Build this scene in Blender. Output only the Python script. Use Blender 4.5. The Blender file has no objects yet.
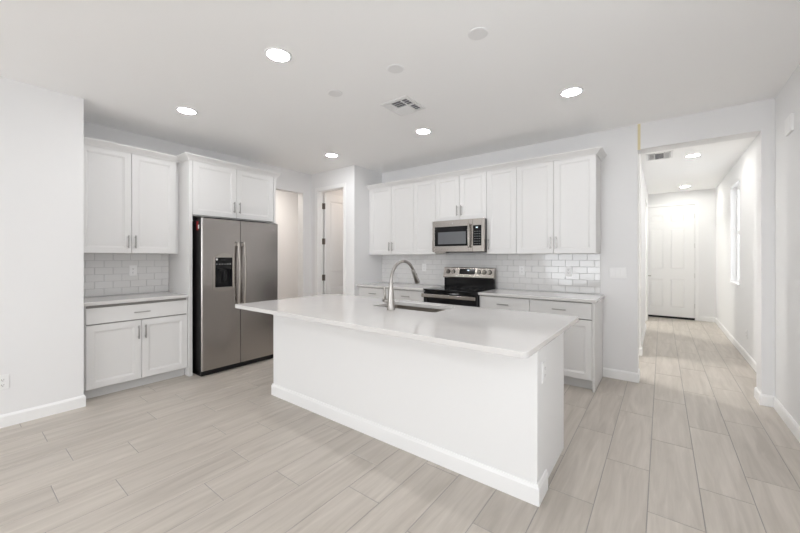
import bpy, bmesh, math, random
from mathutils import Vector, Matrix

# ------------------------------------------------------------------ camera, light, exposure
C = bpy.context.scene.collection
SC = bpy.context.scene
CAM_H = 1.33
PSI = 0.64871
cam_data = bpy.data.cameras.new('camera')
cam = bpy.data.objects.new('camera', cam_data)
C.objects.link(cam)
cam.location = (0, 0, CAM_H)
cam.rotation_euler = (math.pi / 2, 0, PSI)
cam_data.sensor_width = 36.0
cam_data.lens = 345.39 / 800 * 36.0
cam_data.shift_y = -(266.5 - 257.33) / 800
cam_data.clip_start = 0.02
SC.camera = cam

world = bpy.data.worlds.new('world')
SC.world = world
world.use_nodes = True
bg = world.node_tree.nodes['Background']
bg.inputs['Color'].default_value = (0.90, 0.95, 1.0, 1)
bg.inputs['Strength'].default_value = 1.3

SC.view_settings.view_transform = 'Standard'
SC.view_settings.look = 'None'
SC.view_settings.exposure = 0.11
SC.view_settings.gamma = 1.0
SC.view_settings.use_curve_mapping = False
SC.cycles.max_bounces = 14
SC.cycles.diffuse_bounces = 10
SC.cycles.glossy_bounces = 6
SC.cycles.sample_clamp_indirect = 6.0


def area_light(name, loc, rot, sx, sy, power, col=(1, 1, 1)):
    d = bpy.data.lights.new(name, 'AREA')
    d.shape = 'RECTANGLE'
    d.size, d.size_y = sx, sy
    d.energy = power
    d.color = col
    o = bpy.data.objects.new(name, d)
    o.location = loc
    o.rotation_euler = rot
    C.objects.link(o)
    return o


H90 = math.pi / 2
# daylight through slider and hall window; rear and side window lights are added
area_light('daylight_slider', (-2.75, -6.62, 1.24), (H90 + 0.30, 0, 0), 2.3, 2.35, 90, (0.94, 0.97, 1.0))
area_light('added_rear_window_light', (-0.25, -6.62, 1.5), (H90 + 0.30, 0, 0), 1.4, 1.7, 46, (0.95, 0.975, 1.0))  # added light for the back right of the kitchen
area_light('added_side_window_light', (1.06, 0.6, 1.5), (0, H90, 0), 1.8, 1.7, 18, (0.97, 0.99, 1.0))  # added light to lift the island's right end
area_light('daylight_hall_window', (1.25, 7.2, 1.75), (0, H90, 0), 1.5, 0.9, 6, (1.0, 0.99, 0.95))
LAMP = 100.0      # radiance of every recessed lamp lens

# ------------------------------------------------------------------ materials
def mat(name, col=(0.8, 0.8, 0.8), rough=0.5, metal=0.0, spec=0.5, coat=0.0):
    m = bpy.data.materials.new(name)
    m.use_nodes = True
    b = m.node_tree.nodes['Principled BSDF']
    b.inputs['Base Color'].default_value = (*col, 1)
    b.inputs['Roughness'].default_value = rough
    b.inputs['Metallic'].default_value = metal
    b.inputs['Specular IOR Level'].default_value = spec
    b.inputs['Coat Weight'].default_value = coat
    return m


def nodes_of(m):
    return m.node_tree.nodes, m.node_tree.links, m.node_tree.nodes['Principled BSDF']


def add_noise_bump(m, scale, strength, dist=0.001, stretch=(1, 1, 1), detail=3.0):
    n, l, b = nodes_of(m)
    tc = n.new('ShaderNodeTexCoord')
    mp = n.new('ShaderNodeMapping')
    mp.inputs['Scale'].default_value = stretch
    nz = n.new('ShaderNodeTexNoise')
    nz.inputs['Scale'].default_value = scale
    nz.inputs['Detail'].default_value = detail
    bp = n.new('ShaderNodeBump')
    bp.inputs['Strength'].default_value = strength
    bp.inputs['Distance'].default_value = dist
    l.new(tc.outputs['Object'], mp.inputs['Vector'])
    l.new(mp.outputs['Vector'], nz.inputs['Vector'])
    l.new(nz.outputs['Fac'], bp.inputs['Height'])
    l.new(bp.outputs['Normal'], b.inputs['Normal'])
    return nz


def add_noise_rough(m, scale, lo, hi, stretch=(1, 1, 1)):
    n, l, b = nodes_of(m)
    tc = n.new('ShaderNodeTexCoord')
    mp = n.new('ShaderNodeMapping')
    mp.inputs['Scale'].default_value = stretch
    nz = n.new('ShaderNodeTexNoise')
    nz.inputs['Scale'].default_value = scale
    nz.inputs['Detail'].default_value = 4
    mr = n.new('ShaderNodeMapRange')
    mr.inputs['To Min'].default_value = lo
    mr.inputs['To Max'].default_value = hi
    l.new(tc.outputs['Object'], mp.inputs['Vector'])
    l.new(mp.outputs['Vector'], nz.inputs['Vector'])
    l.new(nz.outputs['Fac'], mr.inputs['Value'])
    l.new(mr.outputs['Result'], b.inputs['Roughness'])


M_WALL = mat('wall_paint', (0.81, 0.81, 0.815), 0.65, spec=0.3)
add_noise_bump(M_WALL, 140, 0.10, 0.0008)
M_CEIL = mat('ceiling_paint', (0.93, 0.93, 0.93), 0.8, spec=0.2)
add_noise_bump(M_CEIL, 90, 0.12, 0.001)
M_TRIM = mat('trim_paint', (0.86, 0.86, 0.86), 0.4)
M_CAB = mat('cabinet_paint', (0.73, 0.725, 0.72), 0.38)
add_noise_bump(M_CAB, 60, 0.03, 0.0004)
M_ISL = mat('island_paint', (0.82, 0.82, 0.82), 0.5)
add_noise_bump(M_ISL, 150, 0.06, 0.0005)
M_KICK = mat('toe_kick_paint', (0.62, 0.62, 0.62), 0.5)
M_GAP = mat('painted_gap_shade', (0.30, 0.29, 0.28), 0.7)  # dark tone stands for shade in the door gaps
M_SS = mat('stainless_steel', (0.46, 0.43, 0.40), 0.26, 1.0)
M_SSD = mat('fridge_stainless', (0.405, 0.38, 0.365), 0.24, 1.0)
add_noise_bump(M_SSD, 2.2, 0.25, 0.004, (1, 0.6, 2.5), detail=1.0)
M_NICKEL = mat('brushed_nickel', (0.42, 0.40, 0.38), 0.3, 1.0)
M_HANDLE = mat('satin_nickel_pull', (0.42, 0.41, 0.40), 0.35, 1.0)
M_BLACK = mat('black_plastic', (0.012, 0.012, 0.013), 0.4, spec=0.25)
M_BGLASS = mat('black_glass', (0.008, 0.008, 0.009), 0.09, spec=0.28)
M_FSIDE = mat('fridge_side', (0.014, 0.013, 0.013), 0.45, spec=0.25)
add_noise_bump(M_FSIDE, 300, 0.2, 0.0006)
M_GREY = mat('grey_glass', (0.13, 0.135, 0.145), 0.12, spec=0.6)
M_PLATE = mat('white_plastic', (0.84, 0.84, 0.84), 0.3)
M_SLOT = mat('dark_slot', (0.08, 0.08, 0.08), 0.6)
M_DUCT = mat('duct_dark', (0.14, 0.14, 0.155), 0.8)
M_VENT = mat('vent_enamel', (0.80, 0.80, 0.80), 0.5)
M_HINGE = mat('dark_nickel_hinge', (0.22, 0.19, 0.17), 0.4, 0.8)
M_RED = mat('red_sticker', (0.28, 0.012, 0.012), 0.5)
M_TAPE = mat('masking_tape', (0.74, 0.66, 0.42), 0.7)
M_SINK = mat('sink_steel', (0.26, 0.23, 0.20), 0.38, 0.8)
M_GROUTT = mat('tile_grout', (0.62, 0.62, 0.62), 0.9)
M_BADGE = mat('silver_badge', (0.62, 0.62, 0.62), 0.25, 0.9)
M_TAN = mat('knob_steel', (0.30, 0.28, 0.26), 0.3, 1.0)
M_MARK = mat('light_print', (0.6, 0.6, 0.6), 0.5)


def quartz():
    m = mat('white_quartz', (0.83, 0.815, 0.805), 0.09, spec=0.55)
    n, l, b = nodes_of(m)
    tc = n.new('ShaderNodeTexCoord')
    nz = n.new('ShaderNodeTexNoise')
    nz.inputs['Scale'].default_value = 9
    nz.inputs['Detail'].default_value = 8
    cr = n.new('ShaderNodeMix')
    cr.data_type = 'RGBA'
    cr.inputs[6].default_value = (0.63, 0.615, 0.605, 1)
    cr.inputs[7].default_value = (0.67, 0.655, 0.645, 1)
    l.new(tc.outputs['Object'], nz.inputs['Vector'])
    l.new(nz.outputs['Fac'], cr.inputs[0])
    l.new(cr.outputs[2], b.inputs['Base Color'])
    return m


M_QUARTZ = quartz()


def subway():
    m = mat('glossy_white_tile', (0.74, 0.735, 0.73), 0.08, spec=0.6)
    add_noise_bump(m, 9, 0.35, 0.0016, detail=1.0)
    return m


M_TILE = subway()


def floor_mat():
    m = mat('plank_tile', (0.6, 0.57, 0.54), 0.38, spec=0.4)
    n, l, b = nodes_of(m)
    at = n.new('ShaderNodeVertexColor')
    at.layer_name = 'plank'
    sep = n.new('ShaderNodeSeparateColor')
    l.new(at.outputs['Color'], sep.inputs['Color'])
    tc = n.new('ShaderNodeTexCoord')
    # shift every plank's pattern so the veining breaks at the joints
    off = n.new('ShaderNodeVectorMath')
    off.operation = 'MULTIPLY_ADD'
    off.inputs[1].default_value = (37.0, 53.0, 11.0)
    l.new(at.outputs['Color'], off.inputs[0])
    l.new(tc.outputs['Object'], off.inputs[2])
    mp = n.new('ShaderNodeMapping')
    mp.inputs['Scale'].default_value = (14, 1.3, 1)
    l.new(off.outputs['Vector'], mp.inputs['Vector'])
    nz = n.new('ShaderNodeTexNoise')
    nz.inputs['Scale'].default_value = 1.3
    nz.inputs['Detail'].default_value = 5
    nz.inputs['Distortion'].default_value = 0.8
    l.new(mp.outputs['Vector'], nz.inputs['Vector'])
    mp2 = n.new('ShaderNodeMapping')
    mp2.inputs['Scale'].default_value = (60, 3, 1)
    l.new(off.outputs['Vector'], mp2.inputs['Vector'])
    nz2 = n.new('ShaderNodeTexNoise')
    nz2.inputs['Scale'].default_value = 2.0
    nz2.inputs['Detail'].default_value = 4
    l.new(mp2.outputs['Vector'], nz2.inputs['Vector'])
    mx = n.new('ShaderNodeMix')
    mx.data_type = 'RGBA'
    mx.inputs[6].default_value = (*FLOOR_A, 1)
    mx.inputs[7].default_value = (*FLOOR_B, 1)
    mr = n.new('ShaderNodeMapRange')
    mr.inputs['From Min'].default_value = 0.3
    mr.inputs['From Max'].default_value = 0.7
    l.new(nz.outputs['Fac'], mr.inputs['Value'])
    l.new(mr.outputs['Result'], mx.inputs[0])
    mx2 = n.new('ShaderNodeMix')
    mx2.data_type = 'RGBA'
    mx2.blend_type = 'MULTIPLY'
    mx2.inputs[0].default_value = 1.0
    tone = n.new('ShaderNodeMapRange')
    tone.inputs['To Min'].default_value = 0.96
    tone.inputs['To Max'].default_value = 1.03
    l.new(sep.outputs['Red'], tone.inputs['Value'])
    tone2 = n.new('ShaderNodeMapRange')
    tone2.inputs['To Min'].default_value = 0.93
    tone2.inputs['To Max'].default_value = 1.07
    l.new(nz2.outputs['Fac'], tone2.inputs['Value'])
    mul = n.new('ShaderNodeMath')
    mul.operation = 'MULTIPLY'
    l.new(tone.outputs['Result'], mul.inputs[0])
    l.new(tone2.outputs['Result'], mul.inputs[1])
    l.new(mx.outputs[2], mx2.inputs[6])
    l.new(mul.outputs['Value'], mx2.inputs[7])
    l.new(mx2.outputs[2], b.inputs['Base Color'])
    bp = n.new('ShaderNodeBump')
    bp.inputs['Strength'].default_value = 0.06
    bp.inputs['Distance'].default_value = 0.001
    l.new(nz2.outputs['Fac'], bp.inputs['Height'])
    l.new(bp.outputs['Normal'], b.inputs['Normal'])
    return m


FLOOR_A = (0.43, 0.39, 0.345)
FLOOR_B = (0.55, 0.505, 0.455)
M_FLOOR = floor_mat()
M_GROUT = mat('floor_grout', (0.33, 0.315, 0.30), 0.9)


def emit(name, col, strength):
    m = bpy.data.materials.new(name)
    m.use_nodes = True
    n, l = m.node_tree.nodes, m.node_tree.links
    n.remove(n['Principled BSDF'])
    e = n.new('ShaderNodeEmission')
    e.inputs['Color'].default_value = (*col, 1)
    e.inputs['Strength'].default_value = strength
    l.new(e.outputs[0], n['Material Output'].inputs['Surface'])
    return m


M_LENS = emit('lamp_lens', (0.985, 0.99, 1.0), LAMP)
M_LENSN = emit('nook_lamp_lens', (1.0, 0.91, 0.82), 320.0)
M_LENSW = emit('pantry_lamp_lens', (1.0, 0.86, 0.74), 75.0)
M_LENSL = emit('added_living_lamp_lens', (0.965, 0.98, 1.0), 265.0)  # lens of unseen living room lamps added for brightness
M_LENSH = emit('hall_lamp_lens', (1.0, 0.98, 0.93), 115.0)
M_LENSF = emit('foyer_lamp_lens', (1.0, 0.99, 0.92), 130.0)
M_LENSR = emit('added_foyer_room_lens', (1.0, 0.99, 0.93), 700.0)  # lens of an added lamp out of view that lifts the hall
M_LENSP = emit('added_passage_lens', (1.0, 0.98, 0.93), 620.0)  # lens of an unseen lamp added to light the hall floor
M_LCD = emit('clock_digits', (0.75, 0.9, 1.0), 1.2)


def glass_mat():
    m = bpy.data.materials.new('window_glass')
    m.use_nodes = True
    n, l = m.node_tree.nodes, m.node_tree.links
    n.remove(n['Principled BSDF'])
    t = n.new('ShaderNodeBsdfTransparent')
    g = n.new('ShaderNodeBsdfGlossy')
    g.inputs['Roughness'].default_value = 0.02
    mx = n.new('ShaderNodeMixShader')
    mx.inputs[0].default_value = 0.06
    l.new(t.outputs[0], mx.inputs[1])
    l.new(g.outputs[0], mx.inputs[2])
    l.new(mx.outputs[0], n['Material Output'].inputs['Surface'])
    return m


M_GLASS = glass_mat()

# ------------------------------------------------------------------ helpers
def obj(name, bm, m, parent=None, smooth=False, label=None, mods=None, bevel=0.0, bseg=2):
    """link a bmesh as ONE mesh object"""
    bmesh.ops.recalc_face_normals(bm, faces=bm.faces[:])
    me = bpy.data.meshes.new(name)
    bm.to_mesh(me)
    bm.free()
    ms = m if isinstance(m, (list, tuple)) else [m]
    for k in ms:
        me.materials.append(k)
    if smooth:
        for p in me.polygons:
            p.use_smooth = True
    o = bpy.data.objects.new(name, me)
    C.objects.link(o)
    if parent is not None:
        o.parent = parent
        o.matrix_parent_inverse = Matrix.Translation(parent.location).inverted()
    if bevel:
        b = o.modifiers.new('bevel', 'BEVEL')
        b.width = bevel
        b.segments = bseg
        b.limit_method = 'ANGLE'
        b.angle_limit = math.radians(40)
        b.harden_normals = False
    if label:
        o['label'] = label
    return o


def thing(name, label, cat, loc=(0, 0, 0), group=None):
    o = bpy.data.objects.new(name, None)
    o.empty_display_size = 0.1
    C.objects.link(o)
    o.location = loc
    o['label'] = label
    o['category'] = cat
    if group:
        o['group'] = group
    return o


def tag(o, label, cat, group=None):
    o['label'] = label
    o['category'] = cat
    if group:
        o['group'] = group
    return o


def structure(o, label=None):
    o['kind'] = 'structure'
    if label:
        o['label'] = label
    return o


def box(bm, x0, x1, y0, y1, z0, z1, mi=0):
    vs = [bm.verts.new((x, y, z)) for z in (z0, z1) for x, y in ((x0, y0), (x1, y0), (x1, y1), (x0, y1))]
    fs = []
    for f in ((0, 3, 2, 1), (4, 5, 6, 7), (0, 1, 5, 4), (1, 2, 6, 5), (2, 3, 7, 6), (3, 0, 4, 7)):
        fc = bm.faces.new([vs[i] for i in f])
        fc.material_index = mi
        fs.append(fc)
    return vs


def boxes(*bs):
    bm = bmesh.new()
    for b in bs:
        box(bm, *b)
    return bm


def B_back(y0):
    """local (a, d, z): a along +X, d out of the back wall towards the camera"""
    return lambda a, d, z: (a, y0 - d, z)


def B_left(x0):
    return lambda a, d, z: (x0 + d, a, z)


def lbox(bm, T, a0, a1, d0, d1, z0, z1, mi=0):
    p, q = T(a0, d0, z0), T(a1, d1, z1)
    box(bm, min(p[0], q[0]), max(p[0], q[0]), min(p[1], q[1]), max(p[1], q[1]), z0, z1, mi)


def lb(T, *bs):
    bm = bmesh.new()
    for b in bs:
        lbox(bm, T, *b)
    return bm


def nested(bm, T, loops, mi=0):
    """loft rectangles (a0,a1,z0,z1,d) one into the next and close both ends"""
    rings = []
    for a0, a1, z0, z1, d in loops:
        rings.append([bm.verts.new(T(a, d, z)) for a, z in ((a0, z0), (a1, z0), (a1, z1), (a0, z1))])
    for r, s in zip(rings, rings[1:]):
        for i in range(4):
            j = (i + 1) % 4
            bm.faces.new((r[i], r[j], s[j], s[i])).material_index = mi
    bm.faces.new(rings[0]).material_index = mi
    bm.faces.new(rings[-1]).material_index = mi


def shaker_bm(T, a0, a1, z0, z1, d0, t=0.02, st=0.058, rec=0.008):
    bm = bmesh.new()
    e = 0.0025
    f = d0 + t

    def L(i, d):
        return (a0 + i, a1 - i, z0 + i, z1 - i, d)
    nested(bm, T, [L(0, d0), L(0, f - e), L(e, f), L(st, f), L(st + 0.003, f - 0.003), L(st + 0.010, f - 0.004), L(st + 0.014, f - rec)])
    return bm


def slab_bm(T, a0, a1, z0, z1, d0, t=0.02):
    bm = bmesh.new()
    e = 0.0025
    nested(bm, T, [(a0, a1, z0, z1, d0), (a0, a1, z0, z1, d0 + t - e), (a0 + e, a1 - e, z0 + e, z1 - e, d0 + t)])
    return bm


def pull_bm(T, a, z, d, length=0.135, vertical=True):
    """square bar pull on two posts, centred at (a, z), standing off surface d"""
    bm = bmesh.new()
    h, w = length / 2, 0.0055
    if vertical:
        lbox(bm, T, a - w, a + w, d + 0.024, d + 0.033, z - h, z + h)
        for s in (-1, 1):
            lbox(bm, T, a - 0.004, a + 0.004, d - 0.001, d + 0.026, z + s * h * 0.74 - 0.004, z + s * h * 0.74 + 0.004)
    else:
        lbox(bm, T, a - h, a + h, d + 0.024, d + 0.033, z - w, z + w)
        for s in (-1, 1):
            lbox(bm, T, a + s * h * 0.74 - 0.004, a + s * h * 0.74 + 0.004, d - 0.001, d + 0.026, z - 0.004, z + 0.004)
    return bm


def cyl(bm, c, r0, r1, h, axis='z', seg=32, mi=0):
    ring = []
    for t, r in ((0, r0), (h, r1)):
        vs = []
        for i in range(seg):
            a = 2 * math.pi * i / seg
            u, v = r * math.cos(a), r * math.sin(a)
            p = {'z': (c[0] + u, c[1] + v, c[2] + t), 'y': (c[0] + u, c[1] + t, c[2] + v), 'x': (c[0] + t, c[1] + u, c[2] + v)}[axis]
            vs.append(bm.verts.new(p))
        ring.append(vs)
    for i in range(seg):
        j = (i + 1) % seg
        bm.faces.new((ring[0][i], ring[0][j], ring[1][j], ring[1][i])).material_index = mi
    bm.faces.new(ring[0]).material_index = mi
    bm.faces.new(ring[1]).material_index = mi


def lathe(bm, prof, c=(0, 0, 0), seg=40, mi=0):
    rings = []
    for r, z in prof:
        if r < 1e-6:
            rings.append([bm.verts.new((c[0], c[1], c[2] + z))])
        else:
            rings.append([bm.verts.new((c[0] + r * math.cos(2 * math.pi * i / seg), c[1] + r * math.sin(2 * math.pi * i / seg), c[2] + z)) for i in range(seg)])
    for p, q in zip(rings, rings[1:]):
        for i in range(seg):
            j = (i + 1) % seg
            vs = []
            for v in ((p[i], p[j], q[j], q[i]) if len(p) > 1 and len(q) > 1 else ((p[0], q[j], q[i]) if len(p) == 1 else (p[i], p[j], q[0]))):
                vs.append(v)
            bm.faces.new(vs).material_index = mi


def tube(bm, pts, radii, seg=20, mi=0):
    """swept round tube with closed ends"""
    pts = [Vector(p) for p in pts]
    rings = []
    up = None
    for i, p in enumerate(pts):
        t = (pts[min(i + 1, len(pts) - 1)] - pts[max(i - 1, 0)]).normalized()
        if up is None:
            up = Vector((1, 0, 0)) if abs(t.x) < 0.9 else Vector((0, 1, 0))
        n = (up - t * up.dot(t)).normalized()
        up = n
        b = t.cross(n)
        r = radii[i] if isinstance(radii, (list, tuple)) else radii
        rings.append([bm.verts.new(p + r * (math.cos(2 * math.pi * k / seg) * n + math.sin(2 * math.pi * k / seg) * b)) for k in range(seg)])
    for p, q in zip(rings, rings[1:]):
        for i in range(seg):
            j = (i + 1) % seg
            bm.faces.new((p[i], p[j], q[j], q[i])).material_index = mi
    bm.faces.new(rings[0]).material_index = mi
    bm.faces.new(rings[-1]).material_index = mi


def moulding_bm(path, prof, closed=False):
    """sweep a profile (out, z) along an XY path with mitred corners; 'out' lies to the right of the path"""
    bm = bmesh.new()
    P = [Vector(p) for p in path]
    n = len(P)
    rings = []
    for i, p in enumerate(P):
        dirs = []
        if i > 0:
            dirs.append((P[i] - P[i - 1]).normalized())
        if i < n - 1:
            dirs.append((P[i + 1] - P[i]).normalized())
        nr = [Vector((d.y, -d.x)) for d in dirs]
        if len(nr) == 1:
            m = nr[0]
        else:
            m = nr[0] + nr[1]
            m = m / (1 + nr[0].dot(nr[1]))
        rings.append([bm.verts.new((p.x + m.x * o, p.y + m.y * o, z)) for o, z in prof])
    k = len(prof)
    for r, s in zip(rings, rings[1:]):
        for i in range(k):
            j = (i + 1) % k
            bm.faces.new((r[i], r[j], s[j], s[i]))
    bm.faces.new(rings[0])
    bm.faces.new(rings[-1])
    return bm


BASE_PROF = [(0, 0), (0.013, 0), (0.013, 0.083), (0.009, 0.092), (0.006, 0.098), (0, 0.1)]


def baseboard(name, path):
    return structure(obj(name, moulding_bm(path, BASE_PROF), M_TRIM))


# ------------------------------------------------------------------ dimensions
ZC = 2.743          # ceiling
YW = 4.449          # kitchen back wall face
XL = -4.775         # kitchen left wall face
XS = -4.110         # short left wall face
XR = 0.800          # right wall face
XHR = 0.880         # hall right wall face
XHL = -0.245        # hall left wall face
YE = 9.55           # far wall of the hall
YP = 3.790          # pantry front wall face
XPS = -3.750        # pantry side wall face
YR = -6.50          # rear wall face
HZ = 2.475          # underside of the header over the hall opening

# ------------------------------------------------------------------ floor: grout bed with plank tiles in their real courses
def build_floor():
    rnd = random.Random(5)
    bm = bmesh.new()
    lay = bm.loops.layers.float_color.new('plank')
    x_lo, x_hi, y_lo, y_hi = -6.15, 1.1, -6.65, 9.72
    box(bm, x_lo, x_hi, y_lo, y_hi, -0.12, -0.0016, 1)
    W, L, X0, g = 0.2316, 0.905, -0.061, 0.0021
    phase = {0: 2.225, 1: 2.63, 2: 2.935, 3: 2.65, -1: 2.65, -2: 2.11, -3: 1.60, -4: 1.36, -5: 1.88, -6: 1.42, -7: 1.67,
             -8: 1.25, -9: 0.925, -10: 1.2, -11: 0.62, -12: 0.375, -13: 0.8, -14: 0.51, -15: 1.055, -16: 0.45, -17: 1.13}
    for i in range(-27, 6):
        xa, xb = X0 + i * W + g, X0 + (i + 1) * W - g
        xa, xb = max(xa, x_lo), min(xb, x_hi)
        if xb - xa < 0.01:
            continue
        ph = phase.get(i, rnd.random() * L)
        y = ph - math.ceil((ph - y_lo) / L) * L
        while y < y_hi:
            ya, yb = max(y + g, y_lo), min(y + L - g, y_hi)
            if yb - ya > 0.01:
                col = (rnd.random(), rnd.random(), rnd.random(), 1)
                b = 0.0012
                lo = [bm.verts.new(p) for p in ((xa, ya, -0.0016), (xb, ya, -0.0016), (xb, yb, -0.0016), (xa, yb, -0.0016))]
                hi = [bm.verts.new(p) for p in ((xa + b, ya + b, 0), (xb - b, ya + b, 0), (xb - b, yb - b, 0), (xa + b, yb - b, 0))]
                fs = [bm.faces.new(hi)] + [bm.faces.new((lo[k], lo[(k + 1) % 4], hi[(k + 1) % 4], hi[k])) for k in range(4)]
                for f in fs:
                    f.material_index = 0
                    for lp in f.loops:
                        lp[lay] = col
            y += L
    me = bpy.data.meshes.new('floor')
    bm.to_mesh(me)
    bm.free()
    me.materials.append(M_FLOOR)
    me.materials.append(M_GROUT)
    o = bpy.data.objects.new('floor', me)
    C.objects.link(o)
    return structure(o)


build_floor()
structure(obj('ceiling', boxes((-6.15, 1.1, -6.65, 9.72, ZC, ZC + 0.12)), M_CEIL))

# ------------------------------------------------------------------ walls
structure(obj('wall_back', boxes((-3.87, -0.205, YW, 4.655, 0, ZC), (-0.205, 0.715, YW, 4.655, HZ, ZC), (0.715, 1.0, YW, 4.655, 0, ZC)), M_WALL))
RV0, RV1, RVA, RVB = -0.25, 1.45, 0.6, 2.4  # opening made for the added side window
structure(obj('wall_right', boxes((XR, 1.0, YR - 0.15, RV0, 0, ZC), (XR, 1.0, RV1, YW, 0, ZC), (XR, 1.0, RV0, RV1, 0, RVA), (XR, 1.0, RV0, RV1, RVB, ZC)), M_WALL))
structure(obj('wall_short_left', boxes((-4.90, XS, YR - 0.15, 0.75, 0, ZC)), M_WALL))
structure(obj('wall_left', boxes((XL - 0.13, XL, 0.75, 2.75, 0, ZC), (XL - 0.13, XL, 2.75, 3.617, 2.405, ZC), (XL - 0.13, XL, 3.617, 5.2, 0, ZC)), M_WALL))
# pantry
structure(obj('wall_pantry_front', boxes((XL, -4.615, YP, YP + 0.115, 0, ZC), (-4.615, -3.975, YP, YP + 0.115, 2.445, ZC), (-3.975, XPS, YP, YP + 0.115, 0, ZC)), M_WALL))
structure(obj('wall_pantry_side', boxes((XPS - 0.12, XPS, YP + 0.115, YW, 0, ZC), (XPS - 0.12, XPS, 4.655, 5.2, 0, ZC)), M_WALL))
structure(obj('wall_pantry_rear', boxes((XL, XPS, 5.2, 5.32, 0, ZC)), M_WALL))
# little hallway behind the opening in the left wall
structure(obj('wall_nook', boxes((-6.15, -6.03, 1.9, 5.3, 0, ZC), (-6.03, XL - 0.13, 1.9, 2.0, 0, ZC), (-6.03, XL - 0.13, 5.2, 5.3, 0, ZC)), M_WALL))
# rear wall with its openings (behind the camera)
SL0, SL1, SLZ = -3.90, -1.60, 2.40
RW0, RW1, RWA, RWB = -0.95, 0.45, 0.65, 2.35  # slider opening is above; this one is for the added rear window
structure(obj('wall_rear', boxes((XS, SL0, YR - 0.15, YR, 0, ZC), (SL0, SL1, YR - 0.15, YR, SLZ, ZC), (SL1, RW0, YR - 0.15, YR, 0, ZC),
                                 (RW0, RW1, YR - 0.15, YR, 0, RWA), (RW0, RW1, YR - 0.15, YR, RWB, ZC), (RW1, XR, YR - 0.15, YR, 0, ZC)), M_WALL))
# hall
WA, WB, WZ0, WZ1 = 6.84, 7.62, 0.94, 2.44
structure(obj('wall_hall_right', boxes((XHR, 1.0, 4.655, WA, 0, ZC), (XHR, 1.0, WB, YE, 0, ZC), (XHR, 1.0, WA, WB, 0, WZ0), (XHR, 1.0, WA, WB, WZ1, ZC)), M_WALL))
structure(obj('wall_hall_left', boxes((XHL - 0.12, XHL, 5.82, 7.9, 0, ZC), (-2.0, -0.225, 5.70, 5.82, 0, ZC), (XHL - 0.12, XHL, 7.9, 8.9, 2.44, ZC), (XHL - 0.12, XHL, 8.9, YE, 0, ZC)), M_WALL))
structure(obj('wall_side_hall', boxes((-2.12, -2.0, 4.655, 9.55, 0, ZC)), M_WALL))
DX0, DX1, DZ = -0.365, 0.556, 2.447
structure(obj('wall_far', boxes((-2.12, DX0, YE, YE + 0.14, 0, ZC), (DX1, 1.0, YE, YE + 0.14, 0, ZC), (DX0, DX1, YE, YE + 0.14, DZ, ZC)), M_WALL))

# ------------------------------------------------------------------ baseboards (room is on the right of each path)
baseboard('baseboard_back', [(-0.205, 4.655), (-0.205, YW), (-0.5255, YW)][::-1][::-1] and [(-0.205, 4.655), (-0.205, YW), (-0.5255, YW)][::-1])
baseboard('baseboard_short_left', [(XS, YR), (XS, 0.75), (-4.24, 0.75)])
baseboard('baseboard_right', [(XHR, 4.655), (0.715, 4.655), (0.715, YW), (XR, YW), (XR, YR)][0:])
baseboard('baseboard_hall_right', [(XHR, YE), (XHR, 4.655)])
baseboard('baseboard_hall_left', [(-2.0, 5.70), (-0.225, 5.70), (-0.225, 5.82), (XHL, 5.82), (XHL, 7.9)])
baseboard('baseboard_far', [(0.625, YE), (XHR, YE)])
baseboard('baseboard_left', [(XL, 3.617), (XL, YP), (-4.675, YP)])
baseboard('baseboard_pantry', [(-3.915, YP), (XPS, YP), (XPS, 3.88)])
baseboard('baseboard_nook', [(-6.03, 2.0), (-6.03, 5.2)])

# pale strip of masking tape left on the corner above the opening
tape = bmesh.new()
box(tape, -0.205, -0.181, YW - 0.002, YW, HZ - 0.006, ZC - 0.001)
tag(obj('masking_tape', tape, M_TAPE), 'yellow strip of masking tape on the wall above the hall opening\'s left corner', 'tape')

# ------------------------------------------------------------------ doors
def casing(name, T, a0, a1, z1, d0=0.0, w=0.057, parent=None):
    bm = bmesh.new()
    t = 0.013
    lbox(bm, T, a0 - w, a0, d0, d0 + t, 0, z1)
    lbox(bm, T, a1, a1 + w, d0, d0 + t, 0, z1)
    lbox(bm, T, a0 - w, a1 + w, d0, d0 + t, z1, z1 + w)
    return obj(name, bm, M_TRIM, parent, bevel=0.003)


def panelled(T, a0, a1, z0, z1, d0, t, panels):
    """door leaf with raised panels sunk in the d0+t face"""
    bm = bmesh.new()
    lbox(bm, T, a0, a1, d0, d0 + t - 0.013, z0, z1)
    f = d0 + t
    xs = sorted({a0, a1} | {p[0] for p in panels} | {p[1] for p in panels})
    zs = sorted({z0, z1} | {p[2] for p in panels} | {p[3] for p in panels})

    def inside(a, z):
        return any(p[0] < a < p[1] and p[2] < z < p[3] for p in panels)
    for i in range(len(xs) - 1):
        for j in range(len(zs) - 1):
            if not inside((xs[i] + xs[i + 1]) / 2, (zs[j] + zs[j + 1]) / 2):
                lbox(bm, T, xs[i], xs[i + 1], f - 0.0135, f, zs[j], zs[j + 1])
    for p in panels:
        nested(bm, T, [(p[0] + 0.014, p[1] - 0.014, p[2] + 0.014, p[3] - 0.014, f - 0.0135),
                       (p[0] + 0.038, p[1] - 0.038, p[2] + 0.038, p[3] - 0.038, f - 0.003)])
    return bm


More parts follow.
